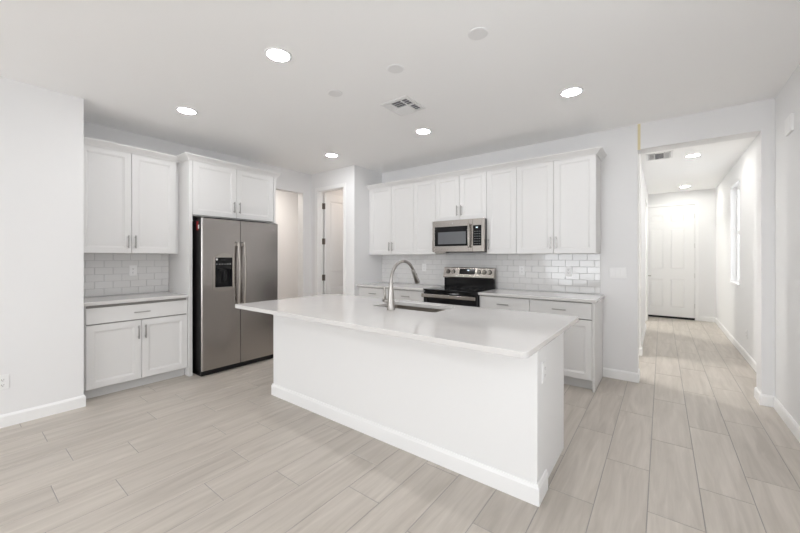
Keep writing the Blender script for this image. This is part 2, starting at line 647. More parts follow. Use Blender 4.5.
# pantry door, swung open into the pantry, hinges on the left jamb
dp = thing('door_1', 'white two panel pantry door standing open, dark hinges on its left edge', 'door', (-4.60, YP + 0.06, 0))
structure(dp)
Tp = lambda a, d, z: (-4.595 + d, a, z)
obj('door_leaf', panelled(Tp, YP + 0.125, YP + 0.72, 0.012, 2.425, 0, 0.036,
                          [(YP + 0.225, YP + 0.62, 1.06, 2.295), (YP + 0.225, YP + 0.62, 0.25, 0.85)]), M_TRIM, dp)
obj('jamb', boxes((-4.615, -4.600, YP, YP + 0.115, 0, 2.43), (-3.990, -3.975, YP, YP + 0.115, 0, 2.43), (-4.615, -3.975, YP, YP + 0.115, 2.43, 2.445),
                  (-4.600, -4.588, YP + 0.035, YP + 0.075, 0, 2.43), (-4.002, -3.990, YP + 0.035, YP + 0.075, 0, 2.43)), M_TRIM, dp)
casing('casing', B_back(YP), -4.605, -3.985, 2.435, parent=dp)
for z in (2.2, 1.6, 0.985, 0.25):
    h = bmesh.new()
    cyl(h, (-4.588, YP + 0.118, z - 0.05), 0.008, 0.008, 0.1, seg=14)
    box(h, -4.6005, -4.598, YP + 0.078, YP + 0.115, z - 0.05, z + 0.05)
    box(h, -4.592, -4.562, YP + 0.1228, YP + 0.1252, z - 0.05, z + 0.05)
    obj('hinge', h, M_HINGE, dp, label='dark nickel hinge')

# entry door at the end of the hall
de = thing('door_2', 'white six panel front door with black sweep at the end of the hallway', 'door', (0.1, YE, 0))
structure(de)
Te = B_back(YE + 0.05)
cols = [(-0.225, 0.035), (0.135, 0.395)]
rows = [(2.09, 2.265), (1.06, 1.965), (0.23, 0.87)]
obj('door_leaf', panelled(Te, DX0 + 0.004, DX1 - 0.003, 0.03, DZ - 0.006, 0, 0.044, [(c[0], c[1], r[0], r[1]) for c in cols for r in rows]), M_TRIM, de)
obj('door_sweep', lb(Te, (DX0 + 0.004, DX1 - 0.003, 0.005, 0.052, 0.004, 0.046)), M_BLACK, de, label='black rubber door sweep')
casing('casing', B_back(YE), DX0, DX1, DZ, parent=de)
obj('peephole', (lambda bm: (cyl(bm, (0.095, YE - 0.006, 1.505), 0.013, 0.013, 0.014, 'y', 16), bm)[1])(bmesh.new()), M_PLATE, de)
kb = bmesh.new()
cyl(kb, (-0.295, YE - 0.008, 0.92), 0.030, 0.030, 0.014, 'y', 24)
tube(kb, [(-0.295, YE - 0.004, 0.92), (-0.295, YE - 0.055, 0.92), (-0.27, YE - 0.06, 0.92), (-0.19, YE - 0.06, 0.92)], 0.009, 10)
obj('handle', kb, M_NICKEL, de, label='satin nickel lever handle')
for z in (2.2, 1.575, 0.94, 0.30):
    obj('hinge', boxes((DX1 - 0.006, DX1 + 0.006, YE - 0.008, YE + 0.006, z - 0.05, z + 0.05)), M_HANDLE, de, label='satin nickel hinge')

# ------------------------------------------------------------------ windows
w1 = thing('window_1', 'tall narrow white window in the right wall of the hallway', 'window', (0.94, 7.23, WZ0))
structure(w1)
fr = bmesh.new()
fx0, fx1 = 0.955, 0.985
t = 0.045
box(fr, fx0, fx1, WA, WB, WZ0, WZ0 + t)
box(fr, fx0, fx1, WA, WB, WZ1 - t, WZ1)
box(fr, fx0, fx1, WA, WA + t, WZ0 + t, WZ1 - t)
box(fr, fx0, fx1, WB - t, WB, WZ0 + t, WZ1 - t)
box(fr, fx0 - 0.006, fx1, WA + t, WB - t, 1.70, 1.745)
obj('window_frame', fr, M_TRIM, w1)
obj('pane', boxes((0.968, 0.972, WA + t, WB - t, WZ0 + t, WZ1 - t)), M_GLASS, w1)
obj('window_sill', boxes((XHR - 0.012, 0.955, WA - 0.02, WB + 0.02, WZ0 - 0.018, WZ0 + 0.002)), M_TRIM, w1)

w2 = thing('window_2', 'wide sliding glass door in the rear wall behind the camera', 'window', (-2.4, YR - 0.07, 0))
structure(w2)
fr = bmesh.new()
ya, yb = YR - 0.11, YR - 0.06
box(fr, SL0, SL1, ya, yb, 0, 0.06)
box(fr, SL0, SL1, ya, yb, SLZ - 0.06, SLZ)
for x in (SL0, SL1 - 0.06, (SL0 + SL1) / 2 - 0.04):
    box(fr, x, x + (0.08 if -3.2 < x < -2.4 else 0.06), ya, yb, 0.06, SLZ - 0.06)
obj('window_frame', fr, M_TRIM, w2)
obj('pane', boxes((SL0 + 0.06, (SL0 + SL1) / 2 - 0.04, YR - 0.09, YR - 0.084, 0.06, SLZ - 0.06), ((SL0 + SL1) / 2 + 0.04, SL1 - 0.06, YR - 0.09, YR - 0.084, 0.06, SLZ - 0.06)), M_GLASS, w2)
w3 = thing('added_window_rear', 'added, unseen white framed window in the rear wall behind the camera', 'window', (-0.25, YR - 0.07, RWA))  # added so more light enters from behind
structure(w3)
fr = bmesh.new()
box(fr, RW0, RW1, ya, yb, RWA, RWA + 0.05)
box(fr, RW0, RW1, ya, yb, RWB - 0.05, RWB)
for x in (RW0, RW1 - 0.05, -0.275):
    box(fr, x, x + 0.05, ya, yb, RWA + 0.05, RWB - 0.05)
obj('window_frame', fr, M_TRIM, w3)
obj('pane', boxes((RW0 + 0.05, -0.275, YR - 0.09, YR - 0.084, RWA + 0.05, RWB - 0.05), (-0.225, RW1 - 0.05, YR - 0.09, YR - 0.084, RWA + 0.05, RWB - 0.05)), M_GLASS, w3)

w4 = thing('added_window_side', 'added, unseen white framed window in the right wall beside the camera', 'window', (0.93, 0.6, RVA))  # added so light enters from the right
structure(w4)
fr = bmesh.new()
box(fr, 0.91, 0.96, RV0, RV1, RVA, RVA + 0.05)
box(fr, 0.91, 0.96, RV0, RV1, RVB - 0.05, RVB)
for y in (RV0, RV1 - 0.05, 0.575):
    box(fr, 0.91, 0.96, y, y + 0.05, RVA + 0.05, RVB - 0.05)
obj('window_frame', fr, M_TRIM, w4)
obj('pane', boxes((0.932, 0.938, RV0 + 0.05, 0.575, RVA + 0.05, RVB - 0.05), (0.932, 0.938, 0.625, RV1 - 0.05, RVA + 0.05, RVB - 0.05)), M_GLASS, w4)

# ------------------------------------------------------------------ cabinets
CROWN = [(0.0015, -0.062), (0.010, -0.062), (0.013, -0.052), (0.024, -0.040), (0.042, -0.024), (0.053, -0.014), (0.057, -0.010), (0.057, 0.0), (0.0015, 0.0)]


def crown(path, ztop, label):
    o = obj('crown_moulding', moulding_bm(path, [(a, ztop + z) for a, z in CROWN]), M_CAB)
    return tag(o, label, 'moulding', 'crown mouldings on the wall cabinets')


GAP = 0.0018


def cabinet(name, T, a0, a1, z0, z1, depth, label, cat, doors, drawers=(), toe=False, group=None, left_pad=0.0, mirror=1):
    """doors: (a0, a1, z0, z1, handle_a, handle_z); drawers: (a0, a1, z0, z1)"""
    p = T((a0 + a1) / 2, depth / 2, z0)
    r = thing(name, label, cat, (p[0], p[1], 0 if toe else z0), group)
    zc = z0 + 0.105 if toe else z0
    obj('carcass', lb(T, (a0 + 0.0005, a1 - 0.0005, 0.0015, depth - 0.0215, zc, z1)), M_CAB, r)
    if toe:
        obj('toe_kick', lb(T, (a0 + 0.001, a1 - 0.001, 0.0015, depth - 0.075, 0, zc)), M_KICK, r, label='grey recessed toe kick')
    obj('gap_shade', lb(T, (a0 + 0.006, a1 - 0.006, depth - 0.0215, depth - 0.0205, zc + 0.006, z1 - 0.006)), M_GAP, r, label='dark sheet behind the doors, painted as gap shade')
    for q in doors:
        d = obj('door', shaker_bm(T, q[0] + GAP, q[1] - GAP, q[2], q[3], depth - 0.0205), M_CAB, r)
        if q[4] is not None:
            k = obj('handle', pull_bm(T, q[4], q[5], depth - 0.0005), M_HANDLE, r, label='satin nickel bar pull', bevel=0.001)
            k.parent = d
            k.matrix_parent_inverse = Matrix()
    for q in drawers:
        d = obj('drawer', slab_bm(T, q[0] + GAP, q[1] - GAP, q[2], q[3], depth - 0.0205), M_CAB, r)
        k = obj('handle', pull_bm(T, (q[0] + q[1]) / 2, (q[2] + q[3]) / 2, depth - 0.0005, vertical=False), M_HANDLE, r, label='satin nickel bar pull', bevel=0.001)
        k.parent = d
        k.matrix_parent_inverse = Matrix()
    for o in r.children:          # children are modelled in world coordinates
        o.matrix_parent_inverse = Matrix.Translation(r.location).inverted()
    return r


# --- back wall, upper row
TB = B_back(YW)
DU = 0.332
UZ0, UZ1 = 1.372, 2.425
uhz = UZ0 + 0.12
GU = 'white wall cabinets along the back wall'


def wallcab(a0, a1, doors, label, z0=UZ0):
    return cabinet('wall_cabinet', TB, a0, a1, z0, UZ1, DU, label, 'cabinet', doors, group=GU)


XA = [-3.724, -3.288, -2.873, -2.503, -2.134, -1.757, -1.383, -0.965, -0.547]
wallcab(XA[0], XA[2], [(XA[0], XA[1], UZ0, UZ1, XA[1] - 0.03, uhz), (XA[1], XA[2], UZ0, UZ1, XA[1] + 0.03, uhz)],
        'white two door wall cabinet beside the pantry, behind the faucet')
wallcab(XA[2], XA[3], [(XA[2], XA[3], UZ0, UZ1, XA[3] - 0.03, uhz)],
        'narrow white single door wall cabinet left of the microwave')
wallcab(XA[3], XA[5], [(XA[3], XA[4], 1.822, UZ1, XA[4] - 0.03, 1.822 + 0.125), (XA[4], XA[5], 1.822, UZ1, XA[4] + 0.03, 1.822 + 0.125)],
        'short white two door wall cabinet directly above the microwave', z0=1.822)
wallcab(XA[5], XA[6], [(XA[5], XA[6], UZ0, UZ1, XA[5] + 0.03, uhz)],
        'narrow white single door wall cabinet right of the microwave')
wallcab(XA[6], XA[8], [(XA[6], XA[7], UZ0, UZ1, XA[7] - 0.03, uhz), (XA[7], XA[8], UZ0, UZ1, XA[7] + 0.03, uhz)],
        'white two door wall cabinet at the right end of the back wall row')
crown([(XPS + 0.001, YW - DU), (XA[8], YW - DU), (XA[8], YW - 0.001)], 2.470, 'white crown moulding along the top of the back wall cabinets')
f = obj('filler_strip', lb(TB, (XPS + 0.001, XA[0] - 0.0005, 0.02, DU - 0.012, UZ0, UZ1)), M_CAB)
tag(f, 'thin white filler strip between the pantry wall and the first wall cabinet', 'filler')

# --- back wall, base row
DB = YW - 3.862
CT0, CT1 = 0.884, 0.914
GB = 'white base cabinets along the back wall'
RX0, RX1 = -2.500, -1.743


def basecab(a0, a1, label, doors, end=None):
    z1 = CT0 - 0.001
    r = cabinet('base_cabinet', TB, a0, a1, 0, z1, DB, label, 'cabinet', [(d[0], d[1], 0.108, 0.700, d[2], 0.60) for d in doors],
                [(a0 + 0.002, a1 - 0.002, 0.712, z1 - 0.012)], toe=True, group=GB)
    return r


basecab(-3.715, -3.140, 'white base cabinet with drawer in the corner beside the pantry wall', [(-3.715, -3.140, -3.18)])
basecab(-3.140, RX0 - 0.004, 'white base cabinet with drawer just left of the range', [(-3.140, RX0 - 0.004, -3.10)])
basecab(RX1 + 0.004, -1.150, 'white base cabinet with drawer just right of the range', [(RX1 + 0.004, -1.150, -1.19)])
rb = basecab(-1.150, -0.548, 'white base cabinet with drawer at the open right end of the back counter', [(-1.150, -0.548, -1.11)])
o = obj('end_panel', lb(TB, (-0.547, -0.527, 0.0015, DB - 0.002, 0, CT0 - 0.001)), M_CAB, rb)
f = obj('filler_strip', lb(TB, (XPS + 0.001, -3.716, 0.02, DB - 0.02, 0.1, CT0 - 0.001)), M_CAB)
tag(f, 'white filler strip between the pantry wall and the corner base cabinet', 'filler')

wt = obj('countertop', lb(TB, (RX1 + 0.003, -0.508, 0.0015, YW - 3.832, CT0, CT1)), M_QUARTZ, bevel=0.003)
tag(wt, 'glossy white quartz countertop on the back wall right of the range', 'countertop')
wt = obj('countertop', lb(TB, (XPS + 0.001, RX0 - 0.003, 0.0015, YW - 3.832, CT0, CT1)), M_QUARTZ, bevel=0.003)
tag(wt, 'glossy white quartz countertop on the back wall left of the range', 'countertop')


# --- subway tile backsplashes: single tiles set in a grout bed
def backsplash(T, a0, a1, z0, z1, label, a_ref, seed):
    rnd = random.Random(seed)
    bm = bmesh.new()
    lbox(bm, T, a0, a1, 0.0015, 0.004, z0, z1, 1)
    w, h, g, d = 0.1535, 0.0752, 0.0011, 0.009
    row = 0
    z = z1
    while z > z0 + 0.005:
        zb, zt = max(z - h + g, z0), z - g
        s = a_ref + (0 if row % 2 == 0 else w / 2)
        a = s - math.ceil((s - a0) / w) * w
        while a < a1:
            p, q = max(a + g, a0), min(a + w - g, a1)
            if q - p > 0.008 and zt - zb > 0.006:
                e = 0.0016
                tx, tz = rnd.gauss(0, 0.0004), rnd.gauss(0, 0.0004)
                lo = [bm.verts.new(T(x, 0.003, y)) for x, y in ((p, zb), (q, zb), (q, zt), (p, zt))]
                hi = [bm.verts.new(T(x, d + k, y)) for x, y, k in ((p + e, zb + e, -tx - tz), (q - e, zb + e, tx - tz), (q - e, zt - e, tx + tz), (p + e, zt - e, -tx + tz))]
                bm.faces.new(hi)
                for k in range(4):
                    bm.faces.new((lo[k], lo[(k + 1) % 4], hi[(k + 1) % 4], hi[k]))
            a += w
        z -= h
        row += 1
    return tag(obj('tile_backsplash', bm, [M_TILE, M_GROUTT]), label, 'backsplash')


backsplash(TB, XPS + 0.001, -0.550, CT1 + 0.0005, UZ0 - 0.0005, 'white glossy subway tile backsplash behind the range on the back wall', -0.680, 3)

# --- left alcove
TL = B_left(XL)
AY0, AY1 = 0.752, 1.6440
r = cabinet('wall_cabinet', TL, 0.765, 1.600, UZ0, UZ1, 0.345, 'white two door wall cabinet in the left alcove beside the refrigerator', 'cabinet',
            [(0.765, 1.186, UZ0, UZ1, 1.186 - 0.03, uhz), (1.186, 1.600, UZ0, UZ1, 1.186 + 0.03, uhz)])
f = obj('filler_strip', lb(TL, (0.7505, 0.7645, 0.02, 0.33, UZ0, UZ1)), M_CAB)
tag(f, 'thin white filler strip at the left end of the alcove wall cabinet', 'filler')
f = obj('filler_strip', lb(TL, (1.6005, 1.6440, 0.02, 0.29, UZ0, UZ1)), M_CAB)
tag(f, 'white filler strip between the alcove wall cabinet and the refrigerator side panel', 'filler')
DLB = 0.548
r = cabinet('base_cabinet', TL, 0.785, AY1 - 0.001, 0, CT0 - 0.001, DLB, 'white base cabinet with one wide drawer and two doors in the left alcove', 'cabinet',
            [(0.787, 1.216, 0.100, 0.692, 1.216 - 0.03, 0.575), (1.216, 1.642, 0.100, 0.692, 1.216 + 0.03, 0.575)], [(0.787, 1.642, 0.704, 0.852)], toe=True)
f = obj('filler_strip', lb(TL, (0.7505, 0.7845, 0.02, DLB - 0.035, 0.1, CT0 - 0.001)), M_CAB)
tag(f, 'grey white filler strip at the left end of the alcove base cabinet', 'filler')
wt = obj('countertop', lb(TL, (AY0 - 0.0005, AY1 - 0.0005, 0.0015, 0.575, CT0, CT1)), M_QUARTZ, bevel=0.003)
tag(wt, 'white quartz countertop in the left alcove beside the refrigerator', 'countertop')
backsplash(TL, AY0, AY1 - 0.0005, CT1 + 0.0005, UZ0 - 0.0005, 'white subway tile backsplash in the left alcove', 0.803, 8)

# --- refrigerator surround: tall panels and the cabinet above
FY0, FY1, FXF = 1.645, 2.735, -4.200
DF = FXF - XL
r = cabinet('refrigerator_cabinet', TL, 1.684, 2.700, 1.800, UZ1, DF, 'deep white two door cabinet above the refrigerator', 'cabinet',
            [(1.685, 2.186, 1.812, UZ1 - 0.004, 2.186 - 0.035, 1.942), (2.186, 2.699, 1.812, UZ1 - 0.004, 2.186 + 0.035, 1.942)])
p = obj('tall_panel', lb(TL, (FY0, 1.683, 0.0015, DF, 0, UZ1)), M_CAB, bevel=0.0015)
tag(p, 'tall white side panel on the left of the refrigerator', 'panel')
p = obj('tall_panel', lb(TL, (2.701, FY1, 0.0015, DF, 0, UZ1)), M_CAB, bevel=0.0015)
tag(p, 'tall white side panel on the right of the refrigerator', 'panel')
o = obj('crown_moulding', moulding_bm([(XL + 0.345, 0.7505), (XL + 0.345, FY0), (FXF, FY0), (FXF, FY1), (XL + 0.001, FY1)],
                                      [(a, 2.480 + z) for a, z in CROWN]), M_CAB)
tag(o, 'white crown moulding stepping out from the alcove cabinet over the refrigerator cabinet', 'moulding', 'crown mouldings on the wall cabinets')

# ------------------------------------------------------------------ refrigerator
fr = thing('refrigerator', 'side by side stainless steel refrigerator with ice and water dispenser', 'refrigerator', (-4.4, 2.19, 0))
FD = -4.050
fy0, fym, fy1 = 1.716, 2.157, 2.672
obj('body', boxes((-4.735, FD - 0.062, fy0 + 0.006, fy1 - 0.006, 0.02, 1.745)), M_FSIDE, fr, bevel=0.004, label='black textured cabinet side')
obj('kick_grille', boxes((-4.60, FD - 0.030, fy0 + 0.006, fy1 - 0.006, 0.004, 0.058)), M_BLACK, fr, label='black kick grille')


def fridge_door(ya, yb, name, label=None, hole=None):
    """softly rounded front; the side skin is black"""
    bm = bmesh.new()
    z0, z1 = 0.064, 1.768
    xs = [FD - 0.060]
    n = 14
    rows = []
    for k in range(n + 1):
        u = k / n
        y = ya + (yb - ya) * u
        edge = min(u, 1 - u) * (yb - ya)
        x = FD - 0.010 * max(0.0, 1 - edge / 0.022) ** 2
        rows.append((x, y))
    ext = [ya + 0.0035 * k for k in range(1, 5)] + [yb - 0.0035 * k for k in range(1, 5)]
    us = sorted(set([r[1] for r in rows] + ext + ([hole[0], hole[1]] if hole else [])))
    zs = [z0, z1] if not hole else [z0, hole[2], hole[3], z1]

    def fx(y):
        edge = (y - ya) if ya < fym - 0.1 else (yb - y)      # only the outer vertical edge is rolled
        return FD - 0.012 * max(0.0, 1 - edge / 0.014) ** 2
    grid = [[bm.verts.new((fx(y), y, z)) for z in zs] for y in us]
    for i in range(len(us) - 1):
        for j in range(len(zs) - 1):
            if hole and us[i] >= hole[0] - 1e-6 and us[i + 1] <= hole[1] + 1e-6 and j == 1:
                continue
            bm.faces.new((grid[i][j], grid[i + 1][j], grid[i + 1][j + 1], grid[i][j + 1]))
    xb = FD - 0.060
    back = [[bm.verts.new((xb, y, z)) for z in (z0, z1)] for y in (ya, yb)]
    bm.faces.new((back[0][0], back[1][0], back[1][1], back[0][1]))
    for i, s in ((0, 0), (len(us) - 1, 1)):
        f = bm.faces.new([back[s][0], back[s][1]] + grid[i][::-1])
        f.material_index = 1
    f = bm.faces.new([back[0][1], back[1][1]] + [g[-1] for g in grid][::-1])
    f.material_index = 1
    f = bm.faces.new([back[0][0], back[1][0]] + [g[0] for g in grid][::-1])
    f.material_index = 1
    if hole:
        fr_, bk = [], []
        iy = [i for i, y in enumerate(us) if hole[0] - 1e-6 <= y <= hole[1] + 1e-6]
        xd = FD - 0.055
        c = [bm.verts.new((xd, y, z)) for y, z in ((hole[0], hole[2]), (hole[1], hole[2]), (hole[1], hole[3]), (hole[0], hole[3]))]
        bm.faces.new(c).material_index = 2
        bm.faces.new([c[0], c[1]] + [grid[i][1] for i in iy][::-1]).material_index = 2
        bm.faces.new([c[3], c[2]] + [grid[i][2] for i in iy][::-1]).material_index = 2
        bm.faces.new([c[0], c[3], grid[iy[0]][2], grid[iy[0]][1]]).material_index = 2
        bm.faces.new([c[1], c[2], grid[iy[-1]][2], grid[iy[-1]][1]]).material_index = 2
    return obj(name, bm, [M_SSD, M_FSIDE, M_BLACK], fr, label=label)


HY0, HY1, HZ0, HZ1 = 1.858, 2.060, 0.985, 1.300
ld = fridge_door(fy0, fym - 0.003, 'door', None, (HY0, HY1, HZ0, HZ1))
rd = fridge_door(fym + 0.003, fy1, 'door')


def child(par, name, bm, m, **k):
    o = obj(name, bm, m, par, **k)
    o.matrix_parent_inverse = Matrix()
    o.parent = par
    # parents below a thing sit at the thing's origin; cancel the chain so world coordinates hold
    o.matrix_parent_inverse = Matrix()
    return o


def bar_handle(y, z0, z1, par):
    bm = bmesh.new()
    n = 22
    xs = FD
    secs = []
    for k in range(n + 1):
        t = k / n
        z = z0 + (z1 - z0) * t
        x = FD + 0.034 + 0.024 * math.sin(math.pi * t)
        ring = []
        for s in range(12):
            a = 2 * math.pi * s / 12
            ring.append(bm.verts.new((x + 0.010 * math.cos(a), y + 0.0150 * math.sin(a), z)))
        secs.append(ring)
    for p, q in zip(secs, secs[1:]):
        for s in range(12):
            bm.faces.new((p[s], p[(s + 1) % 12], q[(s + 1) % 12], q[s]))
    bm.faces.new(secs[0])
    bm.faces.new(secs[-1])
    for z in (z0 + 0.03, z1 - 0.03):
        box(bm, FD - 0.001, FD + 0.036, y - 0.011, y + 0.011, z - 0.018, z + 0.018)
    return child(par, 'handle', bm, M_SS, smooth=False, label='curved satin steel bar handle', bevel=0.002)


bar_handle(fym - 0.036, 0.74, 1.515, ld)
bar_handle(fym + 0.036, 0.74, 1.515, rd)
# dispenser: arched bezel, black recess with control head, paddles and tray
bz = bmesh.new()
def arc_plate(bm, x0, x1, outer, inner):
    """ring between two outlines with the same number of points"""
    o1 = [bm.verts.new((x1, y, z)) for y, z in outer]
    i1 = [bm.verts.new((x1, y, z)) for y, z in inner]
    o0 = [bm.verts.new((x0, y, z)) for y, z in outer]
    i0 = [bm.verts.new((x0, y, z)) for y, z in inner]
    n = len(outer)
    for k in range(n):
        j = (k + 1) % n
        bm.faces.new((o1[k], o1[j], i1[j], i1[k]))
        bm.faces.new((o1[k], o1[j], o0[j], o0[k]))
        bm.faces.new((i1[k], i1[j], i0[j], i0[k]))


N = 18
outer, inner = [], []
for k in range(N + 1):
    u = k / N
    y = HY0 - 0.022 + (HY1 - HY0 + 0.044) * u
    outer.append((y, HZ1 + 0.030 + 0.055 * math.sin(math.pi * u) ** 1.5))
    inner.append((HY0 + 0.002 + (HY1 - HY0 - 0.004) * u, HZ1 + 0.028))
for k in range(N + 1):
    u = 1 - k / N
    y = HY0 - 0.022 + (HY1 - HY0 + 0.044) * u
    outer.append((y, HZ0 - 0.022 - 0.028 * math.sin(math.pi * u)))
    inner.append((HY0 + 0.002 + (HY1 - HY0 - 0.004) * u, HZ0 - 0.004))
arc_plate(bz, FD - 0.002, FD + 0.004, outer, inner)
child(ld, 'dispenser_bezel', bz, M_SS, label='arched steel dispenser bezel')
cp = bmesh.new()
box(cp, FD - 0.002, FD + 0.003, HY0 + 0.002, HY1 - 0.002, HZ1 - 0.105, HZ1 + 0.028)
child(ld, 'dispenser_panel', cp, M_BGLASS, bevel=0.002, label='dark dispenser control panel')
cp = bmesh.new()
box(cp, FD + 0.003, FD + 0.0036, 1.925, 1.975, HZ1 - 0.012, HZ1 + 0.010)
child(ld, 'dispenser_display', cp, M_BLACK, label='small black dispenser display')
cp = bmesh.new()
cyl(cp, (FD + 0.003, 1.878, HZ1 + 0.006), 0.012, 0.012, 0.0006, 'x', 16)
child(ld, 'dispenser_emblem', cp, M_MARK, label='small round light emblem')
for k in range(6):
    cp = bmesh.new()
    box(cp, FD + 0.003, FD + 0.0035, 1.872 + k * 0.031, 1.884 + k * 0.031, HZ1 - 0.052, HZ1 - 0.045)
    child(ld, 'dispenser_icon', cp, M_MARK)
pd = bmesh.new()
box(pd, FD - 0.050, FD - 0.036, 1.905, 1.945, 1.04, 1.18)
box(pd, FD - 0.050, FD - 0.036, 1.975, 2.015, 1.04, 1.18)
box(pd, FD - 0.052, FD - 0.012, 1.915, 2.000, 1.17, 1.198)
child(ld, 'dispenser_paddle', pd, M_BGLASS, bevel=0.003, label='glossy black dispenser paddles')
bd = bmesh.new()
cyl(bd, (FD - 0.0005, 2.60, 1.69), 0.011, 0.011, 0.002, 'x', 24)
child(rd, 'badge', bd, M_BADGE, label='small round silver badge')
for y in (fy0 + 0.03, fy1 - 0.03):
    obj('hinge_cover', boxes((FD - 0.16, FD - 0.03, y - 0.022, y + 0.022, 1.745, 1.778)), M_BLACK, fr, bevel=0.006)
obj('caution_sticker', boxes((-4.190, -4.145, fy0 + 0.0045, fy0 + 0.0058, 1.665, 1.735), (-4.190, -4.140, fy0 + 0.0045, fy0 + 0.0058, 1.635, 1.665)), M_RED, fr, label='red sticker on the black side')
obj('white_tag', boxes((-4.150, -4.122, fy0 + 0.0035, fy0 + 0.0066, 1.652, 1.695)), M_PLATE, fr, label='small white tag beside the red sticker')

# ------------------------------------------------------------------ microwave over the range
mx0, mx1, mz0, mz1, myf = -2.499, -1.750, 1.398, 1.818, 4.030
mw = thing('microwave', 'stainless steel over the range microwave with black door window', 'microwave', ((mx0 + mx1) / 2, 4.24, mz0))
obj('body', boxes((mx0 + 0.004, -1.762, myf + 0.035, YW - 0.0015, mz0 + 0.022, mz1 - 0.002), (-1.762, mx1 - 0.001, myf + 0.035, 4.105, mz0 + 0.022, mz1 - 0.002)), M_BLACK, mw, label='black microwave housing')
mc = bmesh.new()
TM = B_back(myf + 0.034)
split = -1.905
def framed(bm, T, a0, a1, z0, z1, d0, d1, wa0, wa1, wz0, wz1):
    lbox(bm, T, a0, wa0, d0, d1, z0, z1)
    lbox(bm, T, wa1, a1, d0, d1, z0, z1)
    lbox(bm, T, wa0, wa1, d0, d1, z0, wz0)
    lbox(bm, T, wa0, wa1, d0, d1, wz1, z1)


md = bmesh.new()
framed(md, TM, mx0, split - 0.001, mz0 + 0.005, mz1, 0, 0.034, -2.463, -1.962, 1.478, 1.735)
dm = obj('door', md, M_SS, mw, bevel=0.002)
child(dm, 'window', lb(TM, (-2.463, -1.962, 0.002, 0.031, 1.478, 1.735)), M_BGLASS, label='black glass window surround')
child(dm, 'window_mesh', lb(TM, (-2.412, -2.000, 0.0312, 0.0325, 1.505, 1.665)), M_GREY, label='grey see-through oven window')
hb = bmesh.new()
n = 16
pts = [(-1.945, myf - 0.030 - 0.012 * math.sin(math.pi * k / n), 1.455 + 0.300 * k / n) for k in range(n + 1)]
tube(hb, pts, 0.0125, 14)
for z in (1.475, 1.735):
    box(hb, -1.954, -1.936, myf - 0.032, myf + 0.002, z - 0.010, z + 0.010)
child(dm, 'handle', hb, M_SS, smooth=True, label='vertical curved steel handle')
mp_ = bmesh.new()
framed(mp_, TM, split + 0.001, mx1, mz0 + 0.005, mz1, 0, 0.034, -1.903 + 0.003, -1.787, 1.478, 1.735)
pn = obj('control_panel_frame', mp_, M_SS, mw, bevel=0.001)
kp = obj('control_panel', lb(TM, (-1.900, -1.787, 0.002, 0.031, 1.478, 1.735)), M_BGLASS, mw, label='black glass touch control panel')
M_KEY = mat('dim_print', (0.20, 0.21, 0.22), 0.5)
for i in range(3):
    for j in range(6):
        bt = bmesh.new()
        lbox(bt, TM, -1.884 + i * 0.031, -1.866 + i * 0.031, 0.031, 0.0316, 1.500 + j * 0.031, 1.5045 + j * 0.031)
        child(kp, 'key_mark', bt, M_KEY)
child(kp, 'clock_display', lb(TM, (-1.862, -1.835, 0.031, 0.0318, 1.700, 1.714)), M_LCD, label='small lit clock display')
lg = bmesh.new()
cyl(lg, (-2.19, myf - 0.0005, 1.775), 0.010, 0.010, 0.002, 'y', 20)
child(dm, 'badge', lg, M_BADGE, label='small round silver badge')
obj('underside_vent', boxes((mx0 + 0.05, mx1 - 0.03, myf + 0.03, 4.40, mz0 - 0.004, mz0 + 0.024)), M_BLACK, mw, label='black vented underside')
obj('bottom_lip', boxes((mx0 + 0.03, -2.30, myf + 0.012, myf + 0.10, mz0 - 0.012, mz0 + 0.006)), M_SS, mw)

# ------------------------------------------------------------------ range
rg = thing('range', 'stainless and black freestanding electric range with glass cooktop', 'range', ((RX0 + RX1) / 2, 4.12, 0))
RYF = 3.800
obj('body', boxes((RX0 + 0.002, RX1 - 0.002, RYF + 0.045, 4.40, 0.02, 0.893)), M_BLACK, rg, label='black range body')
ck = obj('cooktop', boxes((RX0 - 0.002, RX1 + 0.002, RYF + 0.004, 4.345, 0.894, 0.919)), M_BGLASS, rg, bevel=0.004, label='glossy black glass cooktop')
for cx, cy, rr in ((-2.32, 3.98, 0.105), (-1.93, 3.98, 0.085), (-2.32, 4.22, 0.075), (-1.93, 4.22, 0.10)):
    rb_ = bmesh.new()
    lathe(rb_, [(rr, 0), (rr, 0.0004), (rr - 0.002, 0.0004), (rr - 0.002, 0)], (cx, cy, 0.919), 48)
    child(ck, 'burner_ring', rb_, mat('burner_print', (0.07, 0.07, 0.07), 0.3), label='faint grey burner ring')
od = obj('oven_door', boxes((RX0 + 0.003, RX1 - 0.003, RYF + 0.006, RYF + 0.045, 0.205, 0.878)), M_BGLASS, rg, bevel=0.004, label='black glass oven door')
child(od, 'door_trim', boxes((RX0 + 0.003, RX1 - 0.003, RYF + 0.0035, RYF + 0.046, 0.205, 0.262)), M_SS, label='steel strip along the door foot')
hb = bmesh.new()
box(hb, RX0 + 0.004, RX1 - 0.004, RYF - 0.052, RYF - 0.024, 0.818, 0.862)
for x in (RX0 + 0.05, RX1 - 0.05):
    box(hb, x - 0.014, x + 0.014, RYF - 0.026, RYF + 0.008, 0.826, 0.854)
child(od, 'handle', hb, M_SS, bevel=0.006, label='wide flat stainless oven handle')
obj('drawer', boxes((RX0 + 0.003, RX1 - 0.003, RYF + 0.006, RYF + 0.045, 0.045, 0.200)), M_SS, rg, bevel=0.003)
obj('rear_riser', boxes((RX0 + 0.006, RX1 - 0.006, 4.345, 4.398, 0.894, 1.055)), M_BGLASS, rg, bevel=0.004, label='glossy black riser behind the cooktop')
bg_ = bmesh.new()
pr = [(4.400, 1.045), (4.322, 1.045), (4.316, 1.058), (4.322, 1.075), (4.350, 1.182), (4.358, 1.190), (4.400, 1.190)]
